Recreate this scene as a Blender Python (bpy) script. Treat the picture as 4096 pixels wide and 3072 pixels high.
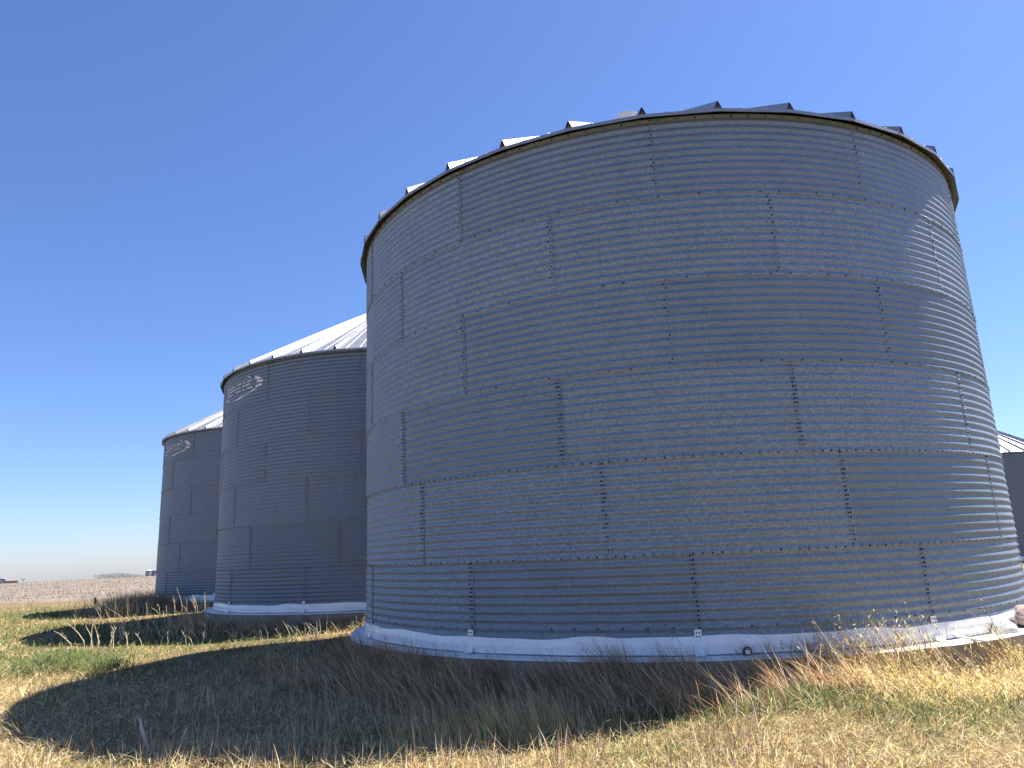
import bpy, bmesh, math, random
import numpy as np
from mathutils import Matrix, Vector

rad = math.radians
scene = bpy.context.scene
for o in list(bpy.data.objects):
    bpy.data.objects.remove(o)
C = scene.collection
rng = np.random.default_rng(7)
random.seed(7)

# ------------------------------------------------------------------ camera
EYE = 1.212                       # height of the eye over the top of the concrete pads
PITCH, ROLL = 0.22634, 0.04433
cp, sp = math.cos(PITCH), math.sin(PITCH)
Fv = Vector((0, cp, sp)); Uv = Vector((0, -sp, cp)); Xv = Vector((1, 0, 0))
cr, sr = math.cos(ROLL), math.sin(ROLL)
Rv = cr * Xv - sr * Uv
Tv = sr * Xv + cr * Uv
cam_data = bpy.data.cameras.new('camera')
cam = bpy.data.objects.new('camera', cam_data); C.objects.link(cam)
cam_data.sensor_width = 36.0
cam_data.lens = 2931.0 / 4096 * 36.0
cam_data.clip_start = 0.05
cam_data.clip_end = 20000
M = Matrix.Identity(4)
for i in range(3):
    M[i][0] = Rv[i]; M[i][1] = Tv[i]; M[i][2] = -Fv[i]
M[0][3], M[1][3], M[2][3] = 0, 0, EYE
cam.matrix_world = M
scene.camera = cam
scene.render.resolution_x = 1024
scene.render.resolution_y = 768

# ------------------------------------------------------------------ sky, sun, exposure
SUN_TH, SUN_EL = 28.3, 57.3       # plan angle from +x towards +y, elevation
world = bpy.data.worlds.new('World'); scene.world = world
world.use_nodes = True
wn = world.node_tree
for n in list(wn.nodes): wn.nodes.remove(n)
sky = wn.nodes.new('ShaderNodeTexSky'); sky.sky_type = 'NISHITA'
sky.sun_disc = False
sky.sun_elevation = rad(SUN_EL)
sky.sun_rotation = rad(90 - SUN_TH)
sky.air_density = 1.0
sky.dust_density = 0.3
sky.ozone_density = 10.0
bg = wn.nodes.new('ShaderNodeBackground'); bg.inputs['Strength'].default_value = 0.086
wo = wn.nodes.new('ShaderNodeOutputWorld')
tint = wn.nodes.new('ShaderNodeMix'); tint.data_type = 'RGBA'; tint.blend_type = 'MULTIPLY'   # white balance of the picture
tint.inputs[0].default_value = 1.0; tint.inputs[7].default_value = (1.04, 0.99, 1.10, 1)
wn.links.new(sky.outputs[0], tint.inputs[6]); wn.links.new(tint.outputs[2], bg.inputs['Color']); wn.links.new(bg.outputs[0], wo.inputs['Surface'])
sd = bpy.data.lights.new('sun', 'SUN'); sd.energy = 5.0; sd.angle = rad(0.53); sd.color = (1.0, 0.95, 0.86)
sun = bpy.data.objects.new('sun', sd); C.objects.link(sun)
sdir = Vector((math.cos(rad(SUN_EL)) * math.cos(rad(SUN_TH)), math.cos(rad(SUN_EL)) * math.sin(rad(SUN_TH)), math.sin(rad(SUN_EL))))
sun.rotation_euler = sdir.to_track_quat('Z', 'Y').to_euler()
sun.location = (20, 10, 40)
scene.view_settings.view_transform = 'Standard'
scene.view_settings.look = 'None'
scene.view_settings.exposure = 1.0
scene.view_settings.gamma = 1.0
scene.render.engine = 'CYCLES'
scene.cycles.max_bounces = 8

# ------------------------------------------------------------------ helpers
def tag(o, label=None, cat=None, group=None, kind=None):
    if label: o['label'] = label
    if cat: o['category'] = cat
    if group: o['group'] = group
    if kind: o['kind'] = kind
    return o

def link(name, me, parent=None, loc=(0, 0, 0), rz=0.0):
    o = bpy.data.objects.new(name, me); C.objects.link(o)
    o.location = loc; o.rotation_euler = (0, 0, rz)
    if parent: o.parent = parent
    return o

def empty(name, loc=(0, 0, 0), rz=0.0, parent=None):
    return link(name, None, parent, loc, rz)

def mesh(name, v, f, mats=(), mi=None, smooth=False):
    me = bpy.data.meshes.new(name)
    me.from_pydata([tuple(p) for p in v], [], [tuple(q) for q in f])
    for m in mats: me.materials.append(m)
    if mi is not None: me.polygons.foreach_set('material_index', np.array(mi, dtype=np.int32))
    if smooth: me.polygons.foreach_set('use_smooth', np.ones(len(me.polygons), dtype=bool))
    me.update()
    return me

def big_mesh(name, V, loops, starts, totals, mat, col=None):
    me = bpy.data.meshes.new(name)
    me.vertices.add(len(V)); me.vertices.foreach_set('co', np.ascontiguousarray(V, dtype=np.float32).ravel())
    me.loops.add(len(loops)); me.loops.foreach_set('vertex_index', loops.astype(np.int32))
    me.polygons.add(len(starts)); me.polygons.foreach_set('loop_start', starts.astype(np.int32))
    me.polygons.foreach_set('loop_total', totals.astype(np.int32))
    me.materials.append(mat)
    if col is not None:
        a = me.color_attributes.new('tint', 'FLOAT_COLOR', 'POINT')
        c4 = np.ones((len(V), 4), dtype=np.float32); c4[:, :3] = col
        a.data.foreach_set('color', c4.ravel())
    me.update(calc_edges=True)
    return me

class MB:
    """collects boxes, prisms and tubes into one mesh"""
    def __init__(s): s.v = []; s.f = []; s.m = []
    def add(s, v, f, m=0):
        k = len(s.v); s.v += [tuple(p) for p in v]
        for q in f: s.f.append(tuple(i + k for i in q)); s.m.append(m)
    def box(s, lo, hi, m=0):
        x0, y0, z0 = lo; x1, y1, z1 = hi
        s.add([(x0,y0,z0),(x1,y0,z0),(x1,y1,z0),(x0,y1,z0),(x0,y0,z1),(x1,y0,z1),(x1,y1,z1),(x0,y1,z1)],
              [(0,3,2,1),(4,5,6,7),(0,1,5,4),(1,2,6,5),(2,3,7,6),(3,0,4,7)], m)
    def tube(s, pts, radii, n=6, m=0, cap=True):
        pts = [Vector(p) for p in pts]; rings = []
        for i, p in enumerate(pts):
            d = (pts[min(i+1, len(pts)-1)] - pts[max(i-1, 0)]).normalized()
            a = d.cross(Vector((0.31, 0.17, 0.93)))
            if a.length < 1e-4: a = d.cross(Vector((1, 0, 0)))
            a.normalize(); b = d.cross(a)
            rings.append([p + radii[i]*(math.cos(2*math.pi*k/n)*a + math.sin(2*math.pi*k/n)*b) for k in range(n)])
        v = [q for r in rings for q in r]; f = []
        for i in range(len(pts)-1):
            for k in range(n):
                f.append((i*n+k, i*n+(k+1) % n, (i+1)*n+(k+1) % n, (i+1)*n+k))
        if cap:
            f.append(tuple(range(n-1, -1, -1))); f.append(tuple((len(pts)-1)*n+k for k in range(n)))
        s.add(v, f, m)
    def lathe(s, prof, n=32, m=0, c=(0, 0, 0)):
        v = []; f = []
        for k in range(n):
            a = 2*math.pi*k/n
            for r, z in prof: v.append((c[0]+r*math.cos(a), c[1]+r*math.sin(a), c[2]+z))
        L = len(prof)
        for k in range(n):
            for i in range(L-1):
                f.append((k*L+i, ((k+1) % n)*L+i, ((k+1) % n)*L+i+1, k*L+i+1))
        s.add(v, f, m)
    def mesh(s, name, mats, smooth=False): return mesh(name, s.v, s.f, mats, s.m, smooth)

# ------------------------------------------------------------------ materials
def new_mat(name):
    m = bpy.data.materials.new(name); m.use_nodes = True
    nt = m.node_tree
    for n in list(nt.nodes): nt.nodes.remove(n)
    out = nt.nodes.new('ShaderNodeOutputMaterial')
    b = nt.nodes.new('ShaderNodeBsdfPrincipled'); nt.links.new(b.outputs[0], out.inputs['Surface'])
    return m, nt, b, out

def nd(nt, kind, **kw):
    n = nt.nodes.new(kind)
    for k, v in kw.items():
        if k in n.inputs: n.inputs[k].default_value = v
        else: setattr(n, k, v)
    return n

def ramp(nt, src, stops):
    r = nt.nodes.new('ShaderNodeValToRGB'); e = r.color_ramp.elements
    while len(e) < len(stops): e.new(0.5)
    for i, (p, c) in enumerate(stops):
        e[i].position = p; e[i].color = (*c, 1) if len(c) == 3 else c
    nt.links.new(src, r.inputs[0]); return r

def maprange(nt, src, a, b, c, d):
    n = nt.nodes.new('ShaderNodeMapRange')
    n.inputs[1].default_value = a; n.inputs[2].default_value = b; n.inputs[3].default_value = c; n.inputs[4].default_value = d
    nt.links.new(src, n.inputs[0]); return n.outputs[0]

def galvanized(name, lo, hi, metal, r0, r1, spangle=48.0, wob=0.25, vary=1.0):
    m, nt, b, out = new_mat(name); L = nt.links.new
    tc = nd(nt, 'ShaderNodeTexCoord'); oi = nd(nt, 'ShaderNodeObjectInfo')
    off = nd(nt, 'ShaderNodeVectorMath', operation='MULTIPLY_ADD')
    comb = nd(nt, 'ShaderNodeCombineXYZ')
    for i in range(3): L(oi.outputs['Random'], comb.inputs[i])
    L(comb.outputs[0], off.inputs[0]); off.inputs[1].default_value = (37.0, 91.0, 53.0); L(tc.outputs['Object'], off.inputs[2])
    # stretched a little along the sheet
    vor = nd(nt, 'ShaderNodeTexVoronoi', feature='F1', Scale=spangle); L(off.outputs[0], vor.inputs['Vector'])
    sep = nd(nt, 'ShaderNodeSeparateColor'); L(vor.outputs['Color'], sep.inputs[0])
    n1 = nd(nt, 'ShaderNodeTexNoise', Scale=1.7, Detail=5.0, Roughness=0.6); L(off.outputs[0], n1.inputs['Vector'])
    n2 = nd(nt, 'ShaderNodeTexNoise', Scale=26.0, Detail=4.0, Roughness=0.65); L(off.outputs[0], n2.inputs['Vector'])
    # spangle strength differs from sheet to sheet
    amp = maprange(nt, oi.outputs['Random'], 0, 1, 0.15*vary, 0.6*vary)
    a = nd(nt, 'ShaderNodeMath', operation='SUBTRACT'); L(sep.outputs[0], a.inputs[0]); a.inputs[1].default_value = 0.5
    a2 = nd(nt, 'ShaderNodeMath', operation='MULTIPLY'); L(a.outputs[0], a2.inputs[0]); L(amp, a2.inputs[1])
    mx = nd(nt, 'ShaderNodeMath', operation='ADD'); L(a2.outputs[0], mx.inputs[0]); L(maprange(nt, n1.outputs[0], 0.3, 0.7, 0.36, 0.56), mx.inputs[1])
    mx2 = nd(nt, 'ShaderNodeMath', operation='ADD'); L(mx.outputs[0], mx2.inputs[0]); L(maprange(nt, n2.outputs[0], 0.3, 0.7, -0.12*vary, 0.12*vary), mx2.inputs[1])
    tone = nd(nt, 'ShaderNodeMath', operation='ADD'); L(mx2.outputs[0], tone.inputs[0]); L(maprange(nt, oi.outputs['Random'], 0, 1, -0.095*vary, 0.095*vary), tone.inputs[1])
    cr_ = ramp(nt, tone.outputs[0], [(0.0, lo), (1.0, hi)])
    L(cr_.outputs[0], b.inputs['Base Color'])
    b.inputs['Metallic'].default_value = metal
    rr = nd(nt, 'ShaderNodeMath', operation='ADD'); L(maprange(nt, sep.outputs[1], 0, 1, r0, r1), rr.inputs[0]); L(maprange(nt, n1.outputs[0], 0.3, 0.7, -0.04, 0.06), rr.inputs[1])
    L(rr.outputs[0], b.inputs['Roughness'])
    n3 = nd(nt, 'ShaderNodeTexNoise', Scale=5.0, Detail=2.0); L(off.outputs[0], n3.inputs['Vector'])
    hsum = nd(nt, 'ShaderNodeMath', operation='MULTIPLY_ADD'); L(sep.outputs[2], hsum.inputs[0]); hsum.inputs[1].default_value = 0.0012; L(n3.outputs[0], hsum.inputs[2])
    bp = nd(nt, 'ShaderNodeBump', Strength=wob, Distance=0.02); L(hsum.outputs[0], bp.inputs['Height']); L(bp.outputs[0], b.inputs['Normal'])
    return m

M_WALL = galvanized('galvanized_wall', (0.155, 0.187, 0.217), (0.405, 0.48, 0.55), 0.86, 0.60, 0.73, 55.0, 0.08, 0.85)
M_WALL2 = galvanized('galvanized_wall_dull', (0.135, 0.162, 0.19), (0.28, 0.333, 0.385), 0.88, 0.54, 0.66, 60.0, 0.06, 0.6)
M_ROOF = galvanized('galvanized_roof', (0.26, 0.27, 0.28), (0.42, 0.43, 0.44), 0.5, 0.36, 0.5, 30.0, 0.15)

def simple(name, col, rough=0.6, metal=0.0, var=0.25, scale=6.0, bump=0.0):
    m, nt, b, out = new_mat(name); L = nt.links.new
    tc = nd(nt, 'ShaderNodeTexCoord')
    n = nd(nt, 'ShaderNodeTexNoise', Scale=scale, Detail=6.0, Roughness=0.62); L(tc.outputs['Object'], n.inputs['Vector'])
    lo = tuple(c*(1-var) for c in col); hi = tuple(min(1, c*(1+var)) for c in col)
    r = ramp(nt, n.outputs[0], [(0.3, lo), (0.7, hi)]); L(r.outputs[0], b.inputs['Base Color'])
    b.inputs['Roughness'].default_value = rough; b.inputs['Metallic'].default_value = metal
    if bump:
        bp = nd(nt, 'ShaderNodeBump', Strength=bump, Distance=0.02); L(n.outputs[0], bp.inputs['Height']); L(bp.outputs[0], b.inputs['Normal'])
    return m

M_COAT = simple('white_sealant', (0.88, 0.88, 0.87), 0.32, 0.0, 0.10, 4.0, 0.12)
M_CONC = simple('concrete', (0.27, 0.215, 0.165), 0.88, 0.0, 0.30, 5.0, 0.35)
M_PADTOP = simple('painted_concrete', (0.76, 0.74, 0.70), 0.8, 0.0, 0.18, 7.0, 0.25)
M_BOLT = simple('bolt_zinc', (0.40, 0.41, 0.42), 0.35, 0.8, 0.1, 40.0)
M_WASHER = simple('bolt_washer', (0.02, 0.021, 0.024), 0.7, 0.0, 0.1, 40.0)
M_WASHER2 = simple('bolt_washer_grey', (0.04, 0.042, 0.05), 0.6, 0.0, 0.1, 40.0)
M_LAP = simple('lap_edge', (0.07, 0.07, 0.075), 0.7, 0.0, 0.2, 10.0)  # near-black colour stands in for the shadowed gap and sealant at laps
M_RIBEND = simple('rib_end', (0.10, 0.085, 0.07), 0.7, 0.2, 0.3, 20.0)
M_DARK = simple('black_rubber', (0.012, 0.012, 0.012), 0.5, 0.0, 0.2, 12.0)
M_DECAL = simple('decal_white', (0.85, 0.83, 0.83), 0.5, 0.0, 0.12, 18.0)
M_DECALD = simple('decal_dark', (0.02, 0.02, 0.03), 0.5, 0.0, 0.12, 18.0)
M_ROCKW = simple('pale_rock', (0.58, 0.57, 0.55), 0.9, 0.0, 0.35, 9.0, 0.9)
M_ROCKP = simple('pink_rock', (0.42, 0.31, 0.27), 0.9, 0.0, 0.30, 8.0, 0.8)
M_ROCKB = simple('brown_rock', (0.24, 0.18, 0.15), 0.9, 0.0, 0.30, 8.0, 0.8)
M_STICK = simple('weathered_stalk', (0.50, 0.46, 0.39), 0.9, 0.0, 0.25, 25.0, 0.4)
M_STALK = simple('dry_stalk', (0.64, 0.53, 0.36), 0.85, 0.0, 0.25, 20.0)
M_BIRD = simple('black_feather', (0.012, 0.012, 0.015), 0.6, 0.0, 0.2, 30.0)
M_FARWALL = simple('far_grey_wall', (0.30, 0.32, 0.34), 0.7, 0.3, 0.1, 1.0)
M_FARROOF = simple('far_pale_roof', (0.55, 0.55, 0.55), 0.6, 0.2, 0.1, 1.0)
M_FARRED = simple('far_red_wall', (0.30, 0.22, 0.20), 0.8, 0.0, 0.1, 1.0)
M_BARK = simple('bark', (0.14, 0.11, 0.09), 0.9, 0.0, 0.2, 10.0)
M_TWIG = simple('twig', (0.17, 0.14, 0.12), 0.9, 0.0, 0.2, 3.0)

def grass_mat(name, trans=0.35, rough=0.55):
    m, nt, b, out = new_mat(name); L = nt.links.new
    at = nd(nt, 'ShaderNodeVertexColor'); at.layer_name = 'tint'
    L(at.outputs[0], b.inputs['Base Color']); b.inputs['Roughness'].default_value = rough
    b.inputs['Specular IOR Level'].default_value = 0.3
    tr = nd(nt, 'ShaderNodeBsdfTranslucent'); L(at.outputs[0], tr.inputs['Color'])
    ge = nd(nt, 'ShaderNodeNewGeometry')                # leaf-mass shading: blade normals leaned towards the sky
    nv = nd(nt, 'ShaderNodeVectorMath', operation='MULTIPLY_ADD'); L(ge.outputs['Normal'], nv.inputs[0]); nv.inputs[1].default_value = (0.45, 0.45, 0.45); nv.inputs[2].default_value = (0, 0, 1.0)
    nn = nd(nt, 'ShaderNodeVectorMath', operation='NORMALIZE'); L(nv.outputs[0], nn.inputs[0]); L(nn.outputs[0], b.inputs['Normal'])
    mx = nd(nt, 'ShaderNodeMixShader'); mx.inputs[0].default_value = trans
    L(b.outputs[0], mx.inputs[1]); L(tr.outputs[0], mx.inputs[2]); L(mx.outputs[0], out.inputs['Surface'])
    return m
M_GRASS = grass_mat('grass_blade')
M_STRAW = grass_mat('dry_straw', 0.22, 0.5)

def ground_mat():
    m, nt, b, out = new_mat('pasture_soil'); L = nt.links.new
    tc = nd(nt, 'ShaderNodeTexCoord')
    n1 = nd(nt, 'ShaderNodeTexNoise', Scale=0.35, Detail=4.0); L(tc.outputs['Object'], n1.inputs['Vector'])
    n2 = nd(nt, 'ShaderNodeTexNoise', Scale=14.0, Detail=7.0, Roughness=0.7); L(tc.outputs['Object'], n2.inputs['Vector'])
    r1 = ramp(nt, n1.outputs[0], [(0.38, (0.32, 0.22, 0.12)), (0.62, (0.24, 0.19, 0.09))])
    r2 = ramp(nt, n2.outputs[0], [(0.3, (0.35, 0.33, 0.30)), (0.7, (1.25, 1.2, 1.05))])
    mx = nd(nt, 'ShaderNodeMix', data_type='RGBA', blend_type='MULTIPLY'); mx.inputs[0].default_value = 1.0
    L(r1.outputs[0], mx.inputs[6]); L(r2.outputs[0], mx.inputs[7]); L(mx.outputs[2], b.inputs['Base Color'])
    b.inputs['Roughness'].default_value = 0.95
    bp = nd(nt, 'ShaderNodeBump', Strength=0.9, Distance=0.05); L(n2.outputs[0], bp.inputs['Height']); L(bp.outputs[0], b.inputs['Normal'])
    return m
def field_mat():
    m, nt, b, out = new_mat('stubble_field'); L = nt.links.new
    tc = nd(nt, 'ShaderNodeTexCoord')
    mp = nd(nt, 'ShaderNodeMapping'); L(tc.outputs['Object'], mp.inputs[0]); mp.inputs['Scale'].default_value = (1, 0.35, 1)
    n1 = nd(nt, 'ShaderNodeTexNoise', Scale=2.2, Detail=8.0, Roughness=0.75); L(mp.outputs[0], n1.inputs['Vector'])
    n2 = nd(nt, 'ShaderNodeTexNoise', Scale=0.05, Detail=3.0); L(tc.outputs['Object'], n2.inputs['Vector'])
    r1 = ramp(nt, n1.outputs[0], [(0.30, (0.16, 0.122, 0.09)), (0.50, (0.25, 0.20, 0.152)), (0.70, (0.40, 0.33, 0.26))])
    r2 = ramp(nt, n2.outputs[0], [(0.3, (0.8, 0.8, 0.8)), (0.7, (1.1, 1.08, 1.05))])
    mx = nd(nt, 'ShaderNodeMix', data_type='RGBA', blend_type='MULTIPLY'); mx.inputs[0].default_value = 1.0
    L(r1.outputs[0], mx.inputs[6]); L(r2.outputs[0], mx.inputs[7]); L(mx.outputs[2], b.inputs['Base Color'])
    b.inputs['Roughness'].default_value = 0.95
    bp = nd(nt, 'ShaderNodeBump', Strength=0.8, Distance=0.1); L(n1.outputs[0], bp.inputs['Height']); L(bp.outputs[0], b.inputs['Normal'])
    return m

# ------------------------------------------------------------------ terrain
BINS = [(2.7337, 14.101), (-3.890, 24.305), (-10.536, 34.423), (26.4, 43.5)]
GZ = -0.40
_w = [(rng.uniform(-1, 1), rng.uniform(-1, 1), rng.uniform(0, 6.28)) for _ in range(16)]
def noise2(x, y, s, k0=0, n=6):
    t = 0
    for i in range(n):
        a, b, c = _w[(k0+i) % 16]
        t = t + np.sin((x*a*1.7 + y*b*1.7)*s*(1+0.37*i) + c*(1+i)) / (1+0.3*i)
    return t / 2.2
def gz(x, y):
    x = np.asarray(x, float); y = np.asarray(y, float)
    d = np.hypot(x, y)
    z = GZ + 0.035*noise2(x, y, 0.9) + 0.004*noise2(x, y, 3.1, 5)
    # dead grass heaped against the near pad on its right front
    z = z + 0.15*np.exp(-(((x-2.8)/2.4)**2 + ((y-7.3)/0.9)**2))
    # the field runs level to a low crest and falls away behind it
    crest = 185 + 25*np.clip((x+60)/80, -1, 1)
    far = np.clip((d-crest)/200.0, 0, None)
    z = z - np.minimum(far**1.6*3.0, 1e9)*1.0
    return np.maximum(z, -120)
def axis(lo, hi, n, k):
    t = np.linspace(-1, 1, n); s = np.sinh(k*t)/math.sinh(k)
    return np.where(s < 0, -lo*s*-1*-1, hi*s) if False else np.where(s < 0, s*abs(lo), s*hi)
gx = axis(-6000, 6000, 241, 8.5); gy = axis(-600, 6000, 241, 8.5) + 10.0
GX, GY = np.meshgrid(gx, gy)
V = np.stack([GX.ravel(), GY.ravel(), gz(GX, GY).ravel()], 1)
nx, ny = len(gx), len(gy)
ii, jj = np.meshgrid(np.arange(nx-1), np.arange(ny-1)); q = (jj*nx+ii).ravel()
loops = np.stack([q, q+1, q+nx+1, q+nx], 1).ravel()
gme = big_mesh('ground', V, loops, np.arange(0, len(loops), 4), np.full(len(q), 4), ground_mat())
gme.polygons.foreach_set('use_smooth', np.ones(len(gme.polygons), bool))
tag(link('ground', gme), 'grassy ground around the grain bins', kind='structure')

ty = np.concatenate([np.linspace(2, 14, 60), np.linspace(14.5, 29, 40)]); tt = np.linspace(0, 1, 14)
TY, TT = np.meshgrid(ty, tt, indexing='ij')
edge = -5.25-0.72*(TY-8.0)+0.22*np.sin(TY*2.1)+0.14*np.sin(TY*5.3+1)
TX = edge-TT*(4.5+0.3*np.sin(TY*1.7))
V = np.stack([TX.ravel(), TY.ravel(), (gz(TX, TY)+0.014-0.08*(np.abs(TT-0.5) > 0.49)-0.012*(np.abs(TT-0.5) > 0.40)).ravel()], 1)
ii, jj = np.meshgrid(np.arange(13), np.arange(len(ty)-1)); q = (jj*14+ii).ravel()
loops = np.stack([q, q+14, q+15, q+1], 1).ravel()
tme = big_mesh('dirt_track', V, loops, np.arange(0, len(loops), 4), np.full(len(q), 4), simple('dry_dirt', (0.36, 0.27, 0.19), 0.95, 0.0, 0.45, 18.0, 0.8))
tag(link('dirt_track', tme), 'pale worn dirt track along the left edge', kind='structure')

FIELD_Y = 44.2
fx = np.concatenate([-np.geomspace(900, 12, 90)[:-1], np.linspace(-12, 10, 30)]); fy = FIELD_Y + np.concatenate([[0], np.geomspace(0.4, 700, 110)])
FX, FY = np.meshgrid(fx, fy)
FYb = FY + np.where(FY < FIELD_Y+0.1, 0.25*np.sin(FX*0.9)+0.2*np.sin(FX*2.3), 0)
V = np.stack([FX.ravel(), FYb.ravel(), (gz(FX, FYb)+0.03-0.12*(FY < FIELD_Y+0.1)).ravel()], 1)
nx, ny = len(fx), len(fy)
ii, jj = np.meshgrid(np.arange(nx-1), np.arange(ny-1)); q = (jj*nx+ii).ravel()
loops = np.stack([q, q+1, q+nx+1, q+nx], 1).ravel()
fme = big_mesh('crop_field', V, loops, np.arange(0, len(loops), 4), np.full(len(q), 4), field_mat())
tag(link('crop_field', fme), 'harvested crop field of pale stubble beyond the pasture', kind='structure')

# ------------------------------------------------------------------ grain bins
R, H, NC = 5.486, 1.118, 11
PW = H/NC; AMP = 0.0070
def rwall(z): return R + AMP*np.cos(2*math.pi*z/PW)
SH = 30.0
def sheet_mesh(rows_per=10, cols=16, name='wall_sheet', mat=None):
    z0, z1 = -0.028, H-0.004; nz = NC*rows_per
    zs = np.linspace(z0, z1, nz+1); ph = np.radians(np.linspace(0, SH+0.95, cols+1))
    PH, ZZ = np.meshgrid(ph, zs)
    off = 0.006*PH/ph[-1] + 0.006*(1-ZZ/H)
    RR = rwall(ZZ)+off
    v = np.stack([RR*np.cos(PH), RR*np.sin(PH), ZZ], 2).reshape(-1, 3)
    w = cols+1
    f = [(j*w+i, j*w+i+1, (j+1)*w+i+1, (j+1)*w+i) for j in range(nz) for i in range(cols)]
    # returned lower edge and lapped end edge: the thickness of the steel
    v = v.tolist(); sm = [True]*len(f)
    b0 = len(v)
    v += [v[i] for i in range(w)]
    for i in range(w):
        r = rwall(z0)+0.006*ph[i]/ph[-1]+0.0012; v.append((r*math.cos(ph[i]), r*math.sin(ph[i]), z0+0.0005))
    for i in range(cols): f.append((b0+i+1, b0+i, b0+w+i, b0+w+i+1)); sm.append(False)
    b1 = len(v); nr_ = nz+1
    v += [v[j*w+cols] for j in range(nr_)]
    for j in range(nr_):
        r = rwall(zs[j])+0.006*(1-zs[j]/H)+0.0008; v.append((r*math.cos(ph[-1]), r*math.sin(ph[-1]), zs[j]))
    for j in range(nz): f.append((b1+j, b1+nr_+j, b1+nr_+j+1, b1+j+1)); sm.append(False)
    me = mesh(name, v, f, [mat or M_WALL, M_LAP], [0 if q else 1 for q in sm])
    me.polygons.foreach_set('use_smooth', np.array(sm)); me.update()
    return me
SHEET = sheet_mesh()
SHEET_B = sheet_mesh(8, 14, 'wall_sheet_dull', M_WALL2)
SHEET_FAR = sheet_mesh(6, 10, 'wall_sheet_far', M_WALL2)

# roof: 36 wedge panels, straight turned-down eave ends, a tall rib along each joint
NP = 36; PA = 2*math.pi/NP; PT = math.tan(rad(30.0))
RE, RT = R+0.125, 0.30
def roof_pt(r, a, up=0.0): return (r*math.cos(a), r*math.sin(a), (RE-r)*PT + up)
def roof_panel_mesh(nr, PT=PT):
    zt = nr*H+0.012
    v = []; f = []
    prof = [-0.5, -0.20, -0.185, -0.17, 0.17, 0.185, 0.20, 0.5]; hump = [0, 0, 0.012, 0, 0, 0.012, 0, 0]
    rs = [RE, RE-0.6, RE-2.0, RE-3.6, RT]
    w = len(prof)
    # eave lip (chord: straight between the ribs)
    def pt(r, s, hgt):
        a = s*PA; rc = r*math.cos(PA/2)/math.cos(a)
        return (rc*math.cos(a), rc*math.sin(a), (RE-r)*PT+hgt)
    for s in prof:
        x, y, z = pt(RE, s, 0); v.append((x*1.001, y*1.001, z-0.05))
    for r in rs:
        for s, h in zip(prof, hump): v.append(pt(r, s, h))
    # inner edge of the lip and soffit back to the wall
    for j in range(len(rs)):
        for i in range(w-1): f.append((j*w+i, j*w+i+1, (j+1)*w+i+1, (j+1)*w+i))
    b = len(v)
    for s in prof: x, y, z = pt(RE-0.006, s, 0); v.append((x, y, z-0.05))
    for s in prof: x, y, z = pt(RE-0.006, s, 0); v.append((x, y, z-0.008))
    for i in range(w-1):
        f.append((i+1, i, b+i, b+i+1)); f.append((b+i, b+w+i, b+w+i+1, b+i+1))
    return mesh('roof_panel', [(x, y, z+zt) for x, y, z in v], f, [M_ROOF])
def rib_mesh(nr, PT=PT):
    zt = nr*H+0.012; v = []; f = []
    rs = [RE+0.004, RE-1.5, RE-3.2, RT+0.05]; hw = [0.050, 0.045, 0.035, 0.02]; hh = [0.098, 0.09, 0.075, 0.045]
    def lv(r, y, up): return (r, y, (RE-r)*PT+up+zt)
    for r, a, h in zip(rs, hw, hh):
        v += [lv(r, -a, -0.004), lv(r, -0.008, h), lv(r, 0.008, h), lv(r, a, -0.004)]
    for j in range(3):
        for i in range(3): f.append((j*4+i, (j+1)*4+i, (j+1)*4+i+1, j*4+i+1))
    mi = [0]*len(f)
    # recessed, slanting end tab, coloured dark for the rib's shaded open end
    b = len(v)
    v += [lv(RE-0.004, -0.046, -0.03), lv(RE-0.026, 0, 0.088), lv(RE-0.004, 0.046, -0.03)]
    f.append((b, b+2, b+1)); mi.append(1)
    return mesh('rib', v, f, [M_ROOF, M_RIBEND], mi)

PHASE_A = {6: -98.6, 5: -113.6, 4: -98.6, 3: -113.5, 2: -108.4, 1: -98.4}
PHASE_B = {6: 0, 5: 15, 4: 0, 3: 15, 2: -5.3, 1: 15}

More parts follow.
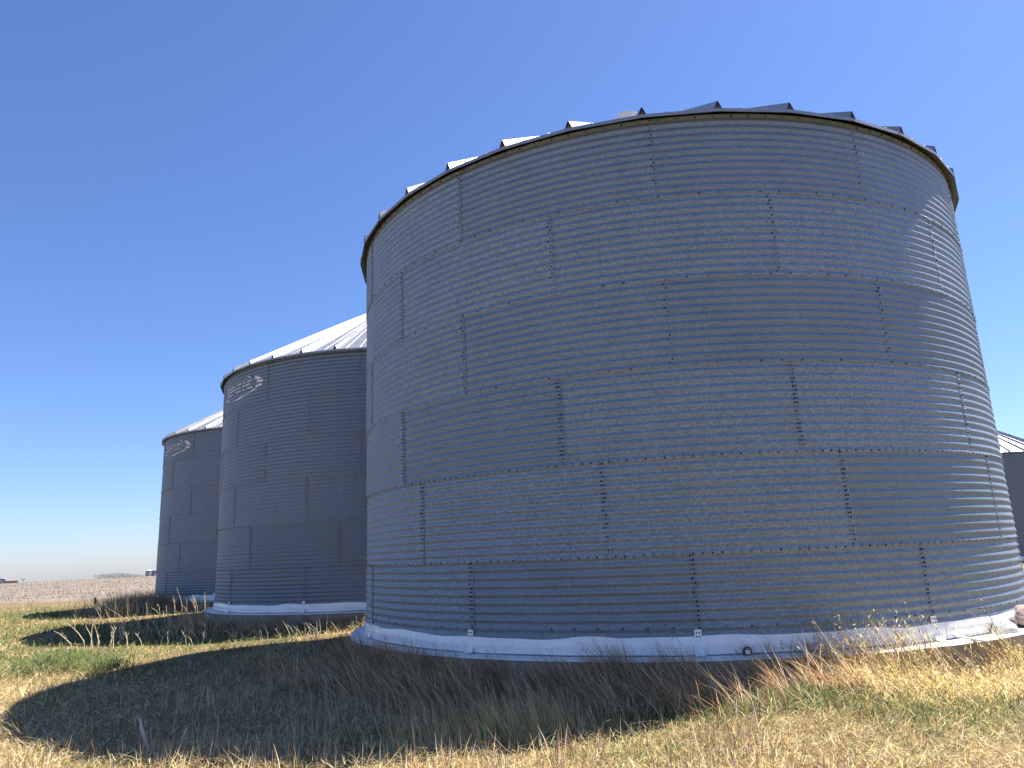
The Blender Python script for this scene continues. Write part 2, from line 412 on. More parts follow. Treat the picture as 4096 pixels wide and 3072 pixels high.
def bolt_mesh(name, nr, phase, wash=None, size=1.0):
    """all wall bolts of one bin: a dark washer and a hexagon head each"""
    pos = []                                      # (azimuth, z, lap offset)
    lap = 0.45
    for k in range(1, nr+1):
        base = (k-1)*H
        for s in range(12):
            seam = phase[k]+30*s
            n = 22
            for j in range(n):
                z = base + 0.028 + j*PW/2
                if k <= nr-3:
                    pos += [(seam+lap-0.22, z), (seam+lap+0.12, z)]
                else:
                    pos.append((seam+lap+(0.14 if j % 2 else -0.16), z))
        if k > 1:
            n = 312 if k <= 3 else 132
            for j in range(n): pos.append((j*360/n+0.3, base-0.002))
        else:
            for j in range(120): pos.append((j*3.0+1.2, 0.305))
    for j in range(36*4): pos.append((j*2.5+0.6, nr*H-0.03))
    pos = np.array(pos); N = len(pos)
    a = np.radians(pos[:, 0]); z = pos[:, 1]
    zz = np.mod(z, H)
    r0 = rwall(z)+0.0105
    er = np.stack([np.cos(a), np.sin(a), 0*a], 1); et = np.stack([-np.sin(a), np.cos(a), 0*a], 1); ez = np.array([0, 0, 1.0])
    c = er*r0[:, None]; c[:, 2] = z
    n = 6; ang = np.arange(n)*2*math.pi/n
    prof = [(a_*size, b_) for a_, b_ in [(0.0130, -0.010), (0.0130, 0.0020), (0.0080, 0.0024), (0.0074, 0.0085), (0.005, 0.0100)]]
    rows = []
    for rr, hh in prof:
        ring = c[:, None, :] + er[:, None, :]*hh + rr*(np.cos(ang)[None, :, None]*et[:, None, :] + np.sin(ang)[None, :, None]*ez)
        rows.append(ring)
    V = np.concatenate(rows, 1).reshape(-1, 3)     # N * 30
    P = len(prof)*n
    fl = []; mi = []
    for p in range(len(prof)-1):
        for k in range(n):
            fl.append([p*n+k, p*n+(k+1) % n, (p+1)*n+(k+1) % n, (p+1)*n+k]); mi.append(0 if p < 2 else 1)
    fl = np.array(fl); F4 = (fl[None]+(np.arange(N)*P)[:, None, None]).reshape(-1, 4)
    cap = np.arange(n)+(len(prof)-1)*n
    F6 = cap[None]+(np.arange(N)*P)[:, None]
    loops = np.concatenate([F4.ravel(), F6.ravel()])
    tot = np.concatenate([np.full(len(F4), 4), np.full(len(F6), 6)]); st = np.concatenate([[0], np.cumsum(tot)[:-1]])
    me = big_mesh(name, V, loops, st, tot, wash or M_WASHER)
    me.materials.append(M_BOLT)
    old = rng.random(N) < 0.4
    m4 = np.tile(np.array(mi), N); m4 = np.where(np.repeat(old, len(fl)), 0, m4)
    m6 = np.where(old, 0, 1)
    me.polygons.foreach_set('material_index', np.concatenate([m4, m6]).astype(np.int32)); me.update()
    return me

def base_coat_mesh():
    """brushed-on white sealant: wavy upper edge, rolls over the last corrugation on to the pad"""
    n = 480; v = []; f = []
    prof = [(1.0, 0.0135), (0.97, 0.018), (0.85, 0.023), (0.66, 0.034), (0.50, 0.036), (0.34, 0.026), (0.22, 0.019), (0.14, 0.020), (0.09, 0.026), (0.075, 0.010)]
    for k in range(n):
        a = 2*math.pi*k/n
        top = 0.205 + 0.010*math.sin(7*a+1) + 0.006*math.sin(23*a+2.0) + 0.004*math.sin(41*a) + 0.022*max(0, math.sin(11*a+4)-0.8)/0.2*0.7
        for t, o in prof:
            z = t*top + (0.006*math.sin(19*a)*math.sin(7*a+1) if t < 0.1 else 0)
            r = R + o + (0.002*math.sin(9*a+t*5)+0.0015*math.sin(31*a))
            if t > 0.9: r = R + 0.0125 + 0.006
            v.append((r*math.cos(a), r*math.sin(a), z))
    L = len(prof)
    for k in range(n):
        for i in range(L-1): f.append((k*L+i+1, ((k+1) % n)*L+i+1, ((k+1) % n)*L+i, k*L+i))
    return mesh('base_sealant', v, f, [M_COAT], None, True)

def pad_mesh(depth=0.75):
    n = 48; v = []; f = []; mi = []
    RP = R+0.285
    prof = [(RP+0.01, -depth), (RP, -0.016), (RP-0.016, 0.0), (R-0.25, 0.001), (R-0.25, -depth)]
    for k in range(n):
        a = 2*math.pi*k/n
        for r, z in prof:
            rr = r + (0.012*math.sin(13*a)+0.008*math.sin(29*a) if r > R else 0)
            v.append((rr*math.cos(a), rr*math.sin(a), z))
    L = len(prof)
    for k in range(n):
        for i in range(L-1):
            f.append((k*L+i, ((k+1) % n)*L+i, ((k+1) % n)*L+i+1, k*L+i+1)); mi.append(0 if i in (0, 3) else 1)
    return mesh('concrete_pad', v, f, [M_CONC, M_PADTOP], mi)

def bracket_mesh():
    """anchor strap at a seam foot: upright plate bolted to the wall, flaring on to the pad"""
    m = MB(); pr = [(0.285, 0.016, 0.040), (0.19, 0.020, 0.042), (0.09, 0.030, 0.046), (0.03, 0.055, 0.056), (0.013, 0.105, 0.060)]
    v = []
    for z, o, w in pr:
        for s in (-1, 1): v.append((R+o+0.008, s*w, z))
        for s in (-1, 1): v.append((R+o, s*w, z-0.002))
    f = []
    for i in range(len(pr)-1):
        a, b = i*4, (i+1)*4
        f += [(a, b, b+1, a+1), (a, a+2, b+2, b), (a+1, b+1, b+3, a+3)]
    f += [(0, 1, 3, 2), (len(v)-4, len(v)-2, len(v)-1, len(v)-3)]
    m.add(v, f, 0)
    for z in (0.25, 0.21):
        for s in (-0.017, 0.017): m.lathe([(0.013, 0), (0.013, 0.004), (0.006, 0.012), (0, 0.012)], 8, 0, (0, 0, 0)) if False else m.tube([(R+0.02, s, z), (R+0.034, s, z)], [0.010, 0.008], 6, 1)
    return m.mesh('anchor_bracket', [M_COAT, M_WASHER])

def peak_cap_mesh(nr, PT=PT):
    zt = nr*H+0.012+(RE-RT)*PT
    m = MB()
    m.lathe([(0.235, -0.14), (0.235, 0.0), (0.225, 0.05), (0.22, 0.08), (0.228, 0.11), (0.22, 0.14), (0.228, 0.17), (0.22, 0.20), (0.228, 0.23), (0.22, 0.26), (0.22, 0.43), (0.235, 0.435), (0.235, 0.45), (0.20, 0.455), (0.0, 0.455)], 40, 0, (0, 0, zt))
    return m.mesh('peak_cap', [M_COAT])

# faded logo print on the top ring, as (azimuth relative to the ring seam, z) outlines
S6 = -121.74
LOGO = [[(-132.55, 6.442), (-129.42, 6.414), (-125.76, 6.359), (-123.66, 6.275), (-124.58, 6.261), (-126.2, 6.269), (-128.29, 6.334), (-129.78, 6.391)],
        [(-125.85, 6.244), (-123.18, 6.224), (-122.92, 6.167), (-125.73, 6.174)],
        [(-126.11, 6.121), (-123.57, 6.114), (-123.54, 6.061), (-124.78, 6.046), (-126.56, 6.041)],
        [(-129.28, 5.96), (-127.72, 6.002), (-125.56, 6.015), (-125.87, 5.991), (-127.69, 5.963), (-129.09, 5.942)],
        [(-139.97, 5.877), (-136.51, 5.876), (-129.47, 5.963), (-129.63, 5.936), (-135.53, 5.849), (-139.66, 5.857)],
        [(-148.72, 6.009), (-144.47, 5.975), (-144.42, 5.948), (-148.09, 5.976)]]
LOGO_D = [[(-129.15, 6.419), (-127.98, 6.408), (-126.22, 6.308), (-127.93, 6.328), (-129.04, 6.387)], [(-125.94, 6.109), (-124.96, 6.083), (-125.26, 6.060)]]
def logo_mesh(seed):
    rd = random.Random(seed); v = []; f = []; mi = []
    def inside(p, poly):
        c = False; j = len(poly)-1
        for i in range(len(poly)):
            (x0, y0), (x1, y1) = poly[i], poly[j]
            if (y0 > p[1]) != (y1 > p[1]) and p[0] < (x1-x0)*(p[1]-y0)/(y1-y0)+x0: c = not c
            j = i
        return c
    da, dz = 0.16, 0.0085
    cells = []
    for polys, m, lift in ((LOGO, 0, 0.0145), (LOGO_D, 1, 0.0165)):
        for po in polys:
            a0 = min(p[0] for p in po); a1 = max(p[0] for p in po); z0 = min(p[1] for p in po); z1 = max(p[1] for p in po)
            a = a0
            while a < a1:
                z = z0
                while z < z1:
                    if inside((a+da/2, z+dz/2), po) and rd.random() > 0.04: cells.append((a, z, da, dz, m, lift))
                    z += dz
                a += da
    # worn rows of lettering: short flakes left on the crests
    for row, zc in enumerate((6.287, 6.184, 6.082)):
        a = -145.5
        while a < -128.8:
            wd = rd.uniform(0.35, 0.8); hh = rd.uniform(0.024, 0.05)
            if rd.random() < 0.78:
                for q in range(int(hh/dz)+1):
                    if rd.random() < 0.9: cells.append((a+rd.uniform(-.05, .05), zc-hh/2+q*dz, wd, dz, 0, 0.0145))
            a += wd+rd.uniform(0.25, 0.7)
    for a, z, w, h, m, lift in cells:
        b = len(v)
        for aa, zz in ((a, z), (a+w, z), (a+w, z+h), (a, z+h)):
            r = float(rwall(zz))+lift; t = rad(aa-S6); v.append((r*math.cos(t), r*math.sin(t), zz))
        f.append((b, b+1, b+2, b+3)); mi.append(m)
    return mesh('logo_print', v, f, [M_DECAL, M_DECALD], mi)

PAD = pad_mesh(); COAT = base_coat_mesh(); BRK = bracket_mesh()
ROOF6, RIB6, CAP6 = roof_panel_mesh(6), rib_mesh(6), peak_cap_mesh(6)
ROOF5, RIB5, CAP5 = roof_panel_mesh(5, PT*0.833), rib_mesh(5, PT*0.833), peak_cap_mesh(5, PT*0.833)

def grain_bin(loc, nr, phase, ribphase, label, sheet, roofs, bolts, brackets=True):
    root = empty('grain_bin', loc)
    tag(root, label, 'grain bin', 'round corrugated grain bins')
    link('concrete_pad', PAD, root)
    for k in range(1, nr+1):
        for s in range(12): link('wall_sheet', sheet, root, (0, 0, (k-1)*H), rad(phase[k]+30*s))
    for i in range(NP):
        p = link('roof_panel', roofs[0], root, (0, 0, 0), rad(ribphase+5)+i*PA)
        link('rib', roofs[1], p, (0, 0, 0), -PA/2)
    link('peak_cap', roofs[2], root)
    if bolts: tag(link('bolts', bolts, root), kind='stuff')
    link('base_sealant', COAT, root)
    if brackets:
        for s in range(12): link('anchor_bracket', BRK, root, (0, 0, 0), rad(phase[1]+30*s+0.3))
    return root

(ax, ay), (bx, by), (cx, cy), (dx, dy) = BINS
binA = grain_bin((ax, ay, 0), 6, PHASE_A, -99.0, 'largest, nearest corrugated galvanized grain bin filling the right half', SHEET, (ROOF6, RIB6, CAP6), bolt_mesh('bolts', 6, PHASE_A))
phB = {k: S6+v for k, v in PHASE_B.items()}
BOLT_B = bolt_mesh('bolts_logo', 6, phB, M_WASHER2, 1.0)
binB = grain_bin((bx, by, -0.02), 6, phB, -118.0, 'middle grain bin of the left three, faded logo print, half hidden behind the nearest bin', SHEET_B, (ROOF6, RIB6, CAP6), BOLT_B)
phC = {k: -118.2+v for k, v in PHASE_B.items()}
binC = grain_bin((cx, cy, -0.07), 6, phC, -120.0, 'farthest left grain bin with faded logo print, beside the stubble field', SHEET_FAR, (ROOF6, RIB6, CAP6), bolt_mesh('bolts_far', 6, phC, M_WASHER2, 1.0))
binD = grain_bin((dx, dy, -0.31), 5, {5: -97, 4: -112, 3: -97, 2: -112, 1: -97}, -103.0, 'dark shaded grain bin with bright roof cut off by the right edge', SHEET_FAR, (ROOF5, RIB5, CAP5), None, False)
binD.scale = (0.833, 0.833, 1.0)
link('logo_print', logo_mesh(3), binB, (0, 0, 0), rad(S6))
link('logo_print', logo_mesh(8), binC, (0, 0, 0), rad(-118.2))

# pipe stub with a black collar through the sealant of the near bin
m = MB()
pa = math.atan2(8.73-ay, 2.47-ax)
m.tube([(R-0.02, 0, 0.050), (R+0.075, 0, 0.044)], [0.040, 0.040], 18, 0)
for k in range(18):
    a0, a1 = 2*math.pi*k/18, 2*math.pi*(k+1)/18
    w0 = 0.006+0.006*max(0, math.sin(a0-2.2))
    m.tube([(R+0.078, 0.044*math.cos(a0), 0.046+0.044*math.sin(a0)), (R+0.078, 0.044*math.cos(a1), 0.046+0.044*math.sin(a1))], [w0, w0], 6, 1)
m.tube([(R+0.07, 0.004, 0.040), (R+0.076, 0.004, 0.040)], [0.034, 0.030], 14, 2)
tag(link('drain_pipe', m.mesh('drain_pipe', [M_CONC, M_DARK, M_COAT]), binA, (0, 0, 0), pa), 'round pipe end with black collar')

# ------------------------------------------------------------------ rocks and small things at the pad's right
def rock_mesh(name, sx, sy, sz, seed, mat, arch=0.0):
    bm = bmesh.new(); bmesh.ops.create_icosphere(bm, subdivisions=4, radius=1.0)
    rd = np.random.default_rng(seed); w = rd.normal(size=(14, 3)); ph = rd.uniform(0, 6.28, 14)
    for vt in bm.verts:
        p = np.array(vt.co); d = 1.0
        for i in range(14): d += (0.075/(1+0.35*i))*math.sin(float(p@w[i])*(1.6+0.55*i)+ph[i])
        # a few flattened faces
        for i in range(5):
            nn = w[i]/np.linalg.norm(w[i]); s = float(p@nn)*d
            if s > 0.72: d *= 0.72/s*0.96+0.04
        q = p*d
        vt.co = (q[0]*sx, q[1]*sy, q[2]*sz - arch*(q[0]**2))
    me = bpy.data.meshes.new(name); bm.to_mesh(me); bm.free(); me.materials.append(mat)
    me.polygons.foreach_set('use_smooth', np.ones(len(me.polygons), bool)); me.update()
    return me
def rock(name, loc, rz, sx, sy, sz, seed, mat, label, arch=0.0, tilt=0.0):
    o = link(name, rock_mesh(name, sx, sy, sz, seed, mat, arch), None, loc, rz); o.rotation_euler = (0, tilt, rz)
    return tag(o, label, 'rock', 'rocks lying on the pad edge')
rock('rock', (5.90, 9.50, 0.02), 0.55, 0.26, 0.12, 0.13, 5, M_ROCKW, 'pale arched rock leaning over the sunlit pad edge', 0.10, 0.12)
rock('rock', (6.50, 10.0, 0.12), 0.3, 0.27, 0.18, 0.14, 9, M_ROCKP, 'pink-brown boulder lying on the pad behind the pale rock')
rock('rock', (6.20, 9.84, 0.06), 1.2, 0.11, 0.09, 0.08, 12, M_ROCKB, 'small brown stone wedged between the pale rock and the boulder')
m = MB(); m.add([(-0.17, -0.02, 0), (0.15, -0.035, -0.004), (0.19, 0.0, -0.004), (0.0, 0.035, 0), (-0.19, 0.015, 0), (-0.17, -0.02, 0.02), (0.15, -0.035, 0.014), (0.19, 0.0, 0.012), (0.0, 0.035, 0.02), (-0.19, 0.015, 0.018)],
                [(4, 3, 2, 1, 0), (5, 6, 7, 8, 9), (0, 1, 6, 5), (1, 2, 7, 6), (2, 3, 8, 7), (3, 4, 9, 8), (4, 0, 5, 9)])
o = link('wood_sliver', m.mesh('wood_sliver', [M_PADTOP]), None, (5.17, 8.93, 0.012), rad(-62)); o.rotation_euler = (0, 0.06, rad(-62))
tag(o, 'pale splintered board lying across the sunlit pad edge', 'board')

# ------------------------------------------------------------------ vegetation
def blades(x, y, z, Ln, w, az, tilt, bend, col, tw=None, segs=2):
    N = len(x)
    if tw is None: tw = rng.uniform(0, math.pi, N)
    ca, sa = np.cos(az), np.sin(az)
    p = np.stack([x, y, z], 1); rows = []
    side = np.stack([np.cos(tw), np.sin(tw), np.zeros(N)], 1)
    for s in range(segs):
        wd = w*(1-0.45*s/segs)*0.5
        rows += [p - side*wd[:, None], p + side*wd[:, None]]
        t = tilt+bend*(s+0.5)/segs
        st = Ln/segs
        p = p + np.stack([np.sin(t)*ca*st, np.sin(t)*sa*st, np.cos(t)*st], 1)
    rows.append(p)
    P = 2*segs+1
    V = np.stack(rows, 1).reshape(-1, 3); base = np.arange(N)*P
    q = []
    for s in range(segs-1): q.append(np.stack([base+2*s, base+2*s+1, base+2*s+3, base+2*s+2], 1))
    Q = np.concatenate(q, 0) if q else np.zeros((0, 4), int)
    T = np.stack([base+2*segs-2, base+2*segs-1, base+2*segs], 1)
    return V, Q, T, np.repeat(col, P, 0)
def heads(x, y, z, size, col):
    """small seed-head spindles: crossed diamonds"""
    N = len(x); t = rng.uniform(0, math.pi, N); s = size
    c = np.stack([x, y, z], 1); e = np.stack([np.cos(t), np.sin(t), 0*t], 1)*(s*0.28)[:, None]; u = np.stack([rng.normal(0, .5, N)*s, rng.normal(0, .5, N)*s, s*rng.uniform(.3, 1, N)], 1)
    V = np.stack([c-u, c-e, c+e, c+u], 1).reshape(-1, 3); b = np.arange(N)*4
    return V, np.stack([b, b+2, b+3, b+1], 1), np.zeros((0, 3), int), np.repeat(col, 4, 0)
class Veg:
    def __init__(s): s.V = []; s.Q = []; s.T = []; s.C = []; s.n = 0
    def add(s, r):
        V, Q, T, Cc = r; s.V.append(V); s.Q.append(Q+s.n); s.T.append(T+s.n); s.C.append(Cc); s.n += len(V)
    def obj(s, name, mat, label, cat=None, parent=None, kind='stuff'):
        V = np.concatenate(s.V); Q = np.concatenate(s.Q); T = np.concatenate(s.T); Cc = np.concatenate(s.C)
        loops = np.concatenate([Q.ravel(), T.ravel()]).astype(np.int32)
        tot = np.concatenate([np.full(len(Q), 4), np.full(len(T), 3)]); st = np.concatenate([[0], np.cumsum(tot)[:-1]])
        me = big_mesh(name, V, loops, st, tot, mat, np.clip(Cc, 0.005, 1))
        o = link(name, me, parent)
        return tag(o, label, cat, None, kind)
def polar(N, r0, r1, a0=-48, a1=47):
    r = r0*(r1/r0)**rng.random(N); a = np.radians(rng.uniform(a0, a1, N))
    return r*np.sin(a), r*np.cos(a)
def clear(x, y, marg=0.30):
    k = np.ones(len(x), bool)
    for cx_, cy_ in BINS: k &= np.hypot(x-cx_, y-cy_) > R+marg
    return k
def dA(x, y): return np.hypot(x-ax, y-ay), np.degrees(np.arctan2(y-ay, x-ax))
def mixc(c0, c1, t): t = t[:, None]; return np.array(c0)*(1-t)+np.array(c1)*t
def jitter(col, s=0.25, hue=0.06):
    n = len(col); return col*np.exp(rng.normal(0, s, n))[:, None]*np.exp(rng.normal(0, hue, (n, 3)))
STRAW, GOLD, TAN, BROWN, GREY = (0.76, 0.58, 0.25), (0.70, 0.47, 0.17), (0.64, 0.44, 0.19), (0.42, 0.26, 0.115), (0.72, 0.56, 0.32)
TAN2, BROWN2, GREY2 = (0.70, 0.43, 0.21), (0.50, 0.28, 0.135), (0.76, 0.55, 0.34)  # redder copies for dried grass in the shade, offsetting its blue skylight
GREEN, DGREEN, WEED = (0.24, 0.28, 0.08), (0.14, 0.17, 0.05), (0.23, 0.28, 0.11)

def track(x, y):
    """worn bare strip running along the left side: 0 off it, 1 on it"""
    e = -(x+5.05+0.72*(y-8.0))+0.35*noise2(x, y, 0.8, 4)
    return np.clip(e/0.9, 0, 1)*np.clip((30-y)/6, 0, 1)
def greenness(x, y):
    g = 0.30 + 0.30*noise2(x, y, 0.55, 3) + 0.25*noise2(x, y, 1.7, 8)
    g = g + 0.95*np.exp(-(((x-2.3)/1.1)**2+((y-7.45)/0.5)**2))          # green tuft in the sunlit foreground
    g = g + 0.60*np.exp(-(((y-17)/6.0)**2))*(x < -5) + 0.75*np.exp(-(((y-32)/6.0)**2))*(x < -8)   # green strips between and before the shadows
    g = g - 0.7*np.exp(-(((y-41.8)/2.2)**2))*(x < -8)
    g = g - 0.22*np.exp(-(((x+1.5)/4.0)**2+((y-9.5)/3.0)**2))            # green cut back so the colour lifts and warms the near bin's shade
    g = g - 0.9*track(x, y)
    return np.clip(g, 0, 1)

# short grass over everything near
def clump(x, y, s, k0): return np.clip(0.5+0.65*noise2(x, y, s, k0)+0.4*noise2(x, y, s*2.7, k0+5), 0, 1)
v = Veg()
x, y = polar(460000, 4.6, 46); k = clear(x, y, 0.32); x, y = x[k], y[k]
k = rng.random(len(x)) < (0.30+0.70*clump(x, y, 3.3, 1))*(1-0.45*track(x, y))*(1-0.6*np.exp(-(((x+1.8)/3.2)**2+((y-9.3)/2.6)**2))); x, y = x[k], y[k]; N = len(x)  # blades thinned inside the near bin's shade to brighten it
d = np.hypot(x, y); g = greenness(x, y); isg = rng.random(N) < g
sc = np.clip(d/8.0, 0.9, 3.4)
cl = clump(x, y, 2.1, 9)
Ln = rng.gamma(5, 0.014, N)*(0.7+0.8*cl)*(1+0.02*d); wd = rng.uniform(0.0035, 0.0075, N)*sc
col = np.where(isg[:, None], jitter(mixc(GREEN, DGREEN, rng.random(N)), .3), jitter(np.where((rng.random(N) < 0.25)[:, None], np.array(BROWN)[None], mixc(STRAW, TAN, rng.random(N)**1.3)), .36))
v.add(blades(x, y, gz(x, y)-0.01, Ln, wd, rng.uniform(0, 6.28, N), np.abs(rng.normal(0.55, 0.4, N)), rng.uniform(0.1, 1.5, N), col))
for gx_, gy_, sx_, sy_, n_ in ((2.3, 7.35, 0.75, 0.25, 5000), (3.5, 6.7, 0.5, 0.25, 1500), (0.9, 6.3, 0.4, 0.2, 900), (4.3, 7.2, 0.4, 0.2, 800), (-2.3, 10.2, 0.7, 0.5, 1200), (-9.2, 18.2, 1.3, 0.8, 2500), (-12.5, 22.5, 1.6, 0.7, 2500), (-17, 30, 3.5, 2.0, 5000), (-10.5, 14.8, 0.8, 0.6, 1500)):
    x = rng.normal(gx_, sx_, n_); y = rng.normal(gy_, sy_, n_); k = clear(x, y); x, y = x[k], y[k]; N = len(x); d = np.hypot(x, y)
    v.add(blades(x, y, gz(x, y)-0.005, rng.gamma(6, 0.015, N)+0.02, rng.uniform(0.004, 0.0085, N)*np.clip(d/8, 0.9, 3.4), rng.uniform(0, 6.28, N), np.abs(rng.normal(0.4, 0.3, N)), rng.uniform(0.2, 1.2, N), jitter(mixc(GREEN, DGREEN, rng.random(N)), .3)))
v.obj('short_grass', M_GRASS, 'short mixed green and straw coloured pasture grass')

# straw lying flat: thatch of short bent bits, and some longer stems
v = Veg()
x, y = polar(300000, 4.8, 26); k = clear(x, y, 0.35); x, y = x[k], y[k]; N = len(x); d = np.hypot(x, y)
tip = np.exp(-(((x+4.6)/1.5)**2+((y-8.2)/1.6)**2)); tr = track(x, y)
keep = rng.random(N) < np.clip(0.12+0.8*clump(x, y, 2.6, 2)+0.4*tip+0.6*tr, 0.08, 1)*np.clip(1.2-1.15*greenness(x, y), 0.08, 1); x, y, d, tr = x[keep], y[keep], d[keep], tr[keep]; N = len(x)
col = jitter(np.where((rng.random(N) < 0.2)[:, None], np.array(BROWN)[None], mixc(STRAW, GREY, np.clip(rng.random(N)*(1-0.3*tr), 0, 1))), .40)
v.add(blades(x, y, gz(x, y)+rng.uniform(0.0, 0.08, N)*(1-0.7*tr), rng.gamma(3.0, 0.022, N)+0.02, rng.uniform(0.0028, 0.0070, N)*np.clip(d/8, .85, 3), rng.uniform(0, 6.28, N), rng.normal(1.15, 0.4, N), rng.normal(0.5, 0.5, N), col, segs=2))
k = rng.random(N) < 0.045; x, y, d = x[k], y[k], d[k]; N = len(x)
v.add(blades(x, y, gz(x, y)+rng.uniform(0.02, 0.09, N), rng.uniform(0.15, 0.42, N), rng.uniform(0.003, 0.0055, N)*np.clip(d/8, .85, 3), rng.uniform(0, 6.28, N), rng.normal(1.4, 0.15, N), rng.normal(0.15, 0.3, N), jitter(mixc(STRAW, GREY, rng.random(N)), .3), segs=3))
v.obj('straw_thatch', M_STRAW, 'flattened dry straw lying between the grass')

# upright cut stems in and around the shade of the near bin
v = Veg()
x = rng.uniform(-6.5, 2.3, 60000); y = rng.uniform(5.2, 15.5, 60000); k = clear(x, y, 0.35)
dens = np.clip(clump(x, y, 1.9, 6)*1.1-0.1, 0.02, 1)*np.clip((x+6.0-0.2*(y-8))/2.4, 0.0, 1)*np.clip(9.5/np.hypot(x, y), 0, 1)**1.5
dens *= 1-0.92*np.exp(-(((x+4.6)/1.3)**2+((y-8.0)/1.3)**2))
k &= rng.random(len(x)) < dens*0.42; x, y = x[k], y[k]; N = len(x)
col = jitter(mixc(GREY2, TAN2, rng.random(N)), .3)
v.add(blades(x, y, gz(x, y)-0.01, rng.gamma(8, 0.022, N), rng.uniform(0.005, 0.0105, N), rng.uniform(0, 6.28, N), np.abs(rng.normal(0.12, 0.14, N)), rng.uniform(0, 0.35, N), col, tw=rng.normal(0, 0.5, N)))
# lit straw tuft at the shade's edge
N = 520; x = rng.normal(-0.25, 0.45, N); y = rng.normal(7.0, 0.12, N)
v.add(blades(x, y, gz(x, y)-0.01, rng.uniform(0.2, 0.44, N), rng.uniform(0.005, 0.009, N), rng.normal(math.pi, 0.7, N), np.abs(rng.normal(0.28, 0.2, N)), rng.uniform(0, 0.25, N), jitter(mixc(STRAW, GOLD, rng.random(N)), .25), tw=rng.normal(0, 0.5, N)))
v.obj('straw_stubble', M_STRAW, 'upright cut straw stems in the shade of the near bin')

# tall dry grass leaning left along the pads
def band(v, cx_, cy_, a0, a1, n, r0, r1, h0, h1, colA, colB, lean_mu=0.45, seeds=0.0, lean_dir=math.pi*0.93, segs=3, wsc=1.0, hr=0.0):
    a = np.radians(rng.uniform(a0, a1, n)); r = R+r0+(r1-r0)*rng.beta(1.0, 1.7, n)
    x = cx_+r*np.cos(a); y = cy_+r*np.sin(a); k = clear(x, y, 0.28)
    patch = np.clip(clump(x, y, 3.0, 4), 0.05, 1); k &= rng.random(n) < patch
    x, y, patch = x[k], y[k], patch[k]; N = len(x)
    Ln = rng.uniform(h0, h1, N)*(0.6+0.45*patch); az = rng.normal(lean_dir, 0.75, N); tl = np.abs(rng.normal(lean_mu*0.6, 0.2, N)); bd = rng.uniform(0.1, lean_mu*2.0, N)
    col = jitter(mixc(colA, colB, rng.random(N)), .42)
    dd = np.hypot(x, y)
    v.add(blades(x, y, gz(x, y)-0.01, Ln, rng.uniform(0.0036, 0.0082, N)*np.clip(dd/8.5, .85, 3)*wsc, az, tl, bd, col, segs=segs, tw=rng.normal(0, 0.7, N)))
    if seeds > 0:
        s = rng.random(N) < seeds; m_ = int(s.sum()); st = Ln[s]
        for rep in range(4):
            fr = rng.uniform(0.72, 1.0, m_); t = tl[s]+bd[s]*0.5
            hx = x[s]+np.sin(t)*np.cos(az[s])*st*fr+rng.normal(0, 0.014, m_); hy = y[s]+np.sin(t)*np.sin(az[s])*st*fr+rng.normal(0, 0.014, m_)
            hz = gz(x[s], y[s])+np.cos(t)*st*fr
            v.add(heads(hx, hy, hz, rng.uniform(0.012, 0.024, m_), jitter(mixc(GOLD, STRAW, rng.random(m_)), .25)))
v = Veg()
band(v, ax, ay, -160, -84, 14000, 0.29, 1.75, 0.25, 0.66, TAN2, BROWN2, 0.75)
band(v, ax, ay, -152, -84, 8000, 0.29, 0.70, 0.46, 0.72, TAN2, BROWN2, 0.5)
band(v, ax, ay, -150, -84, 3500, 0.29, 1.6, 0.3, 0.66, GREY2, STRAW, 0.7)
band(v, ax, ay, -150, -86, 5000, 0.29, 1.0, 0.25, 0.55, GREY2, BROWN2, 0.9)
v.obj('tall_dry_grass', M_STRAW, 'tall brown grass leaning left before the near pad')
v = Veg()
band(v, ax, ay, -86, -30, 26000, 0.30, 1.9, 0.16, 0.42, GOLD, STRAW, 0.95, 0.7)
band(v, ax, ay, -90, -60, 900, 0.32, 0.8, 0.55, 0.95, GOLD, TAN, 0.45, 0.8)
band(v, ax, ay, -125, -60, 420, 0.32, 0.9, 0.6, 1.0, GREY, TAN, 0.6, 0.8, wsc=0.75)
v.obj('golden_seed_grass', M_STRAW, 'golden seeding dead grass at the right of the near pad')
v = Veg()
band(v, bx, by, -179, -60, 8000, 0.32, 1.3, 0.12, 0.38, TAN, BROWN, 0.5, wsc=1.0)
band(v, cx, cy, -150, -60, 5000, 0.32, 1.4, 0.2, 0.5, BROWN, TAN, 0.4, wsc=1.0)
# dark weedy thicket at the left foot of the far-left bin
N = 5000; x = rng.normal(-14.3, 0.8, N); y = rng.normal(29.0, 0.8, N); k = clear(x, y); x, y = x[k], y[k]; N = len(x)
v.add(blades(x, y, gz(x, y), rng.uniform(0.4, 0.95, N), rng.uniform(0.008, 0.016, N), rng.uniform(0, 6.28, N), np.abs(rng.normal(0.2, 0.2, N)), rng.uniform(0, 0.7, N), jitter(mixc(BROWN, GREY, rng.random(N)), .25), segs=3))
v.obj('dry_weeds_at_pads', M_STRAW, 'dry grass and weeds around the two left pads')

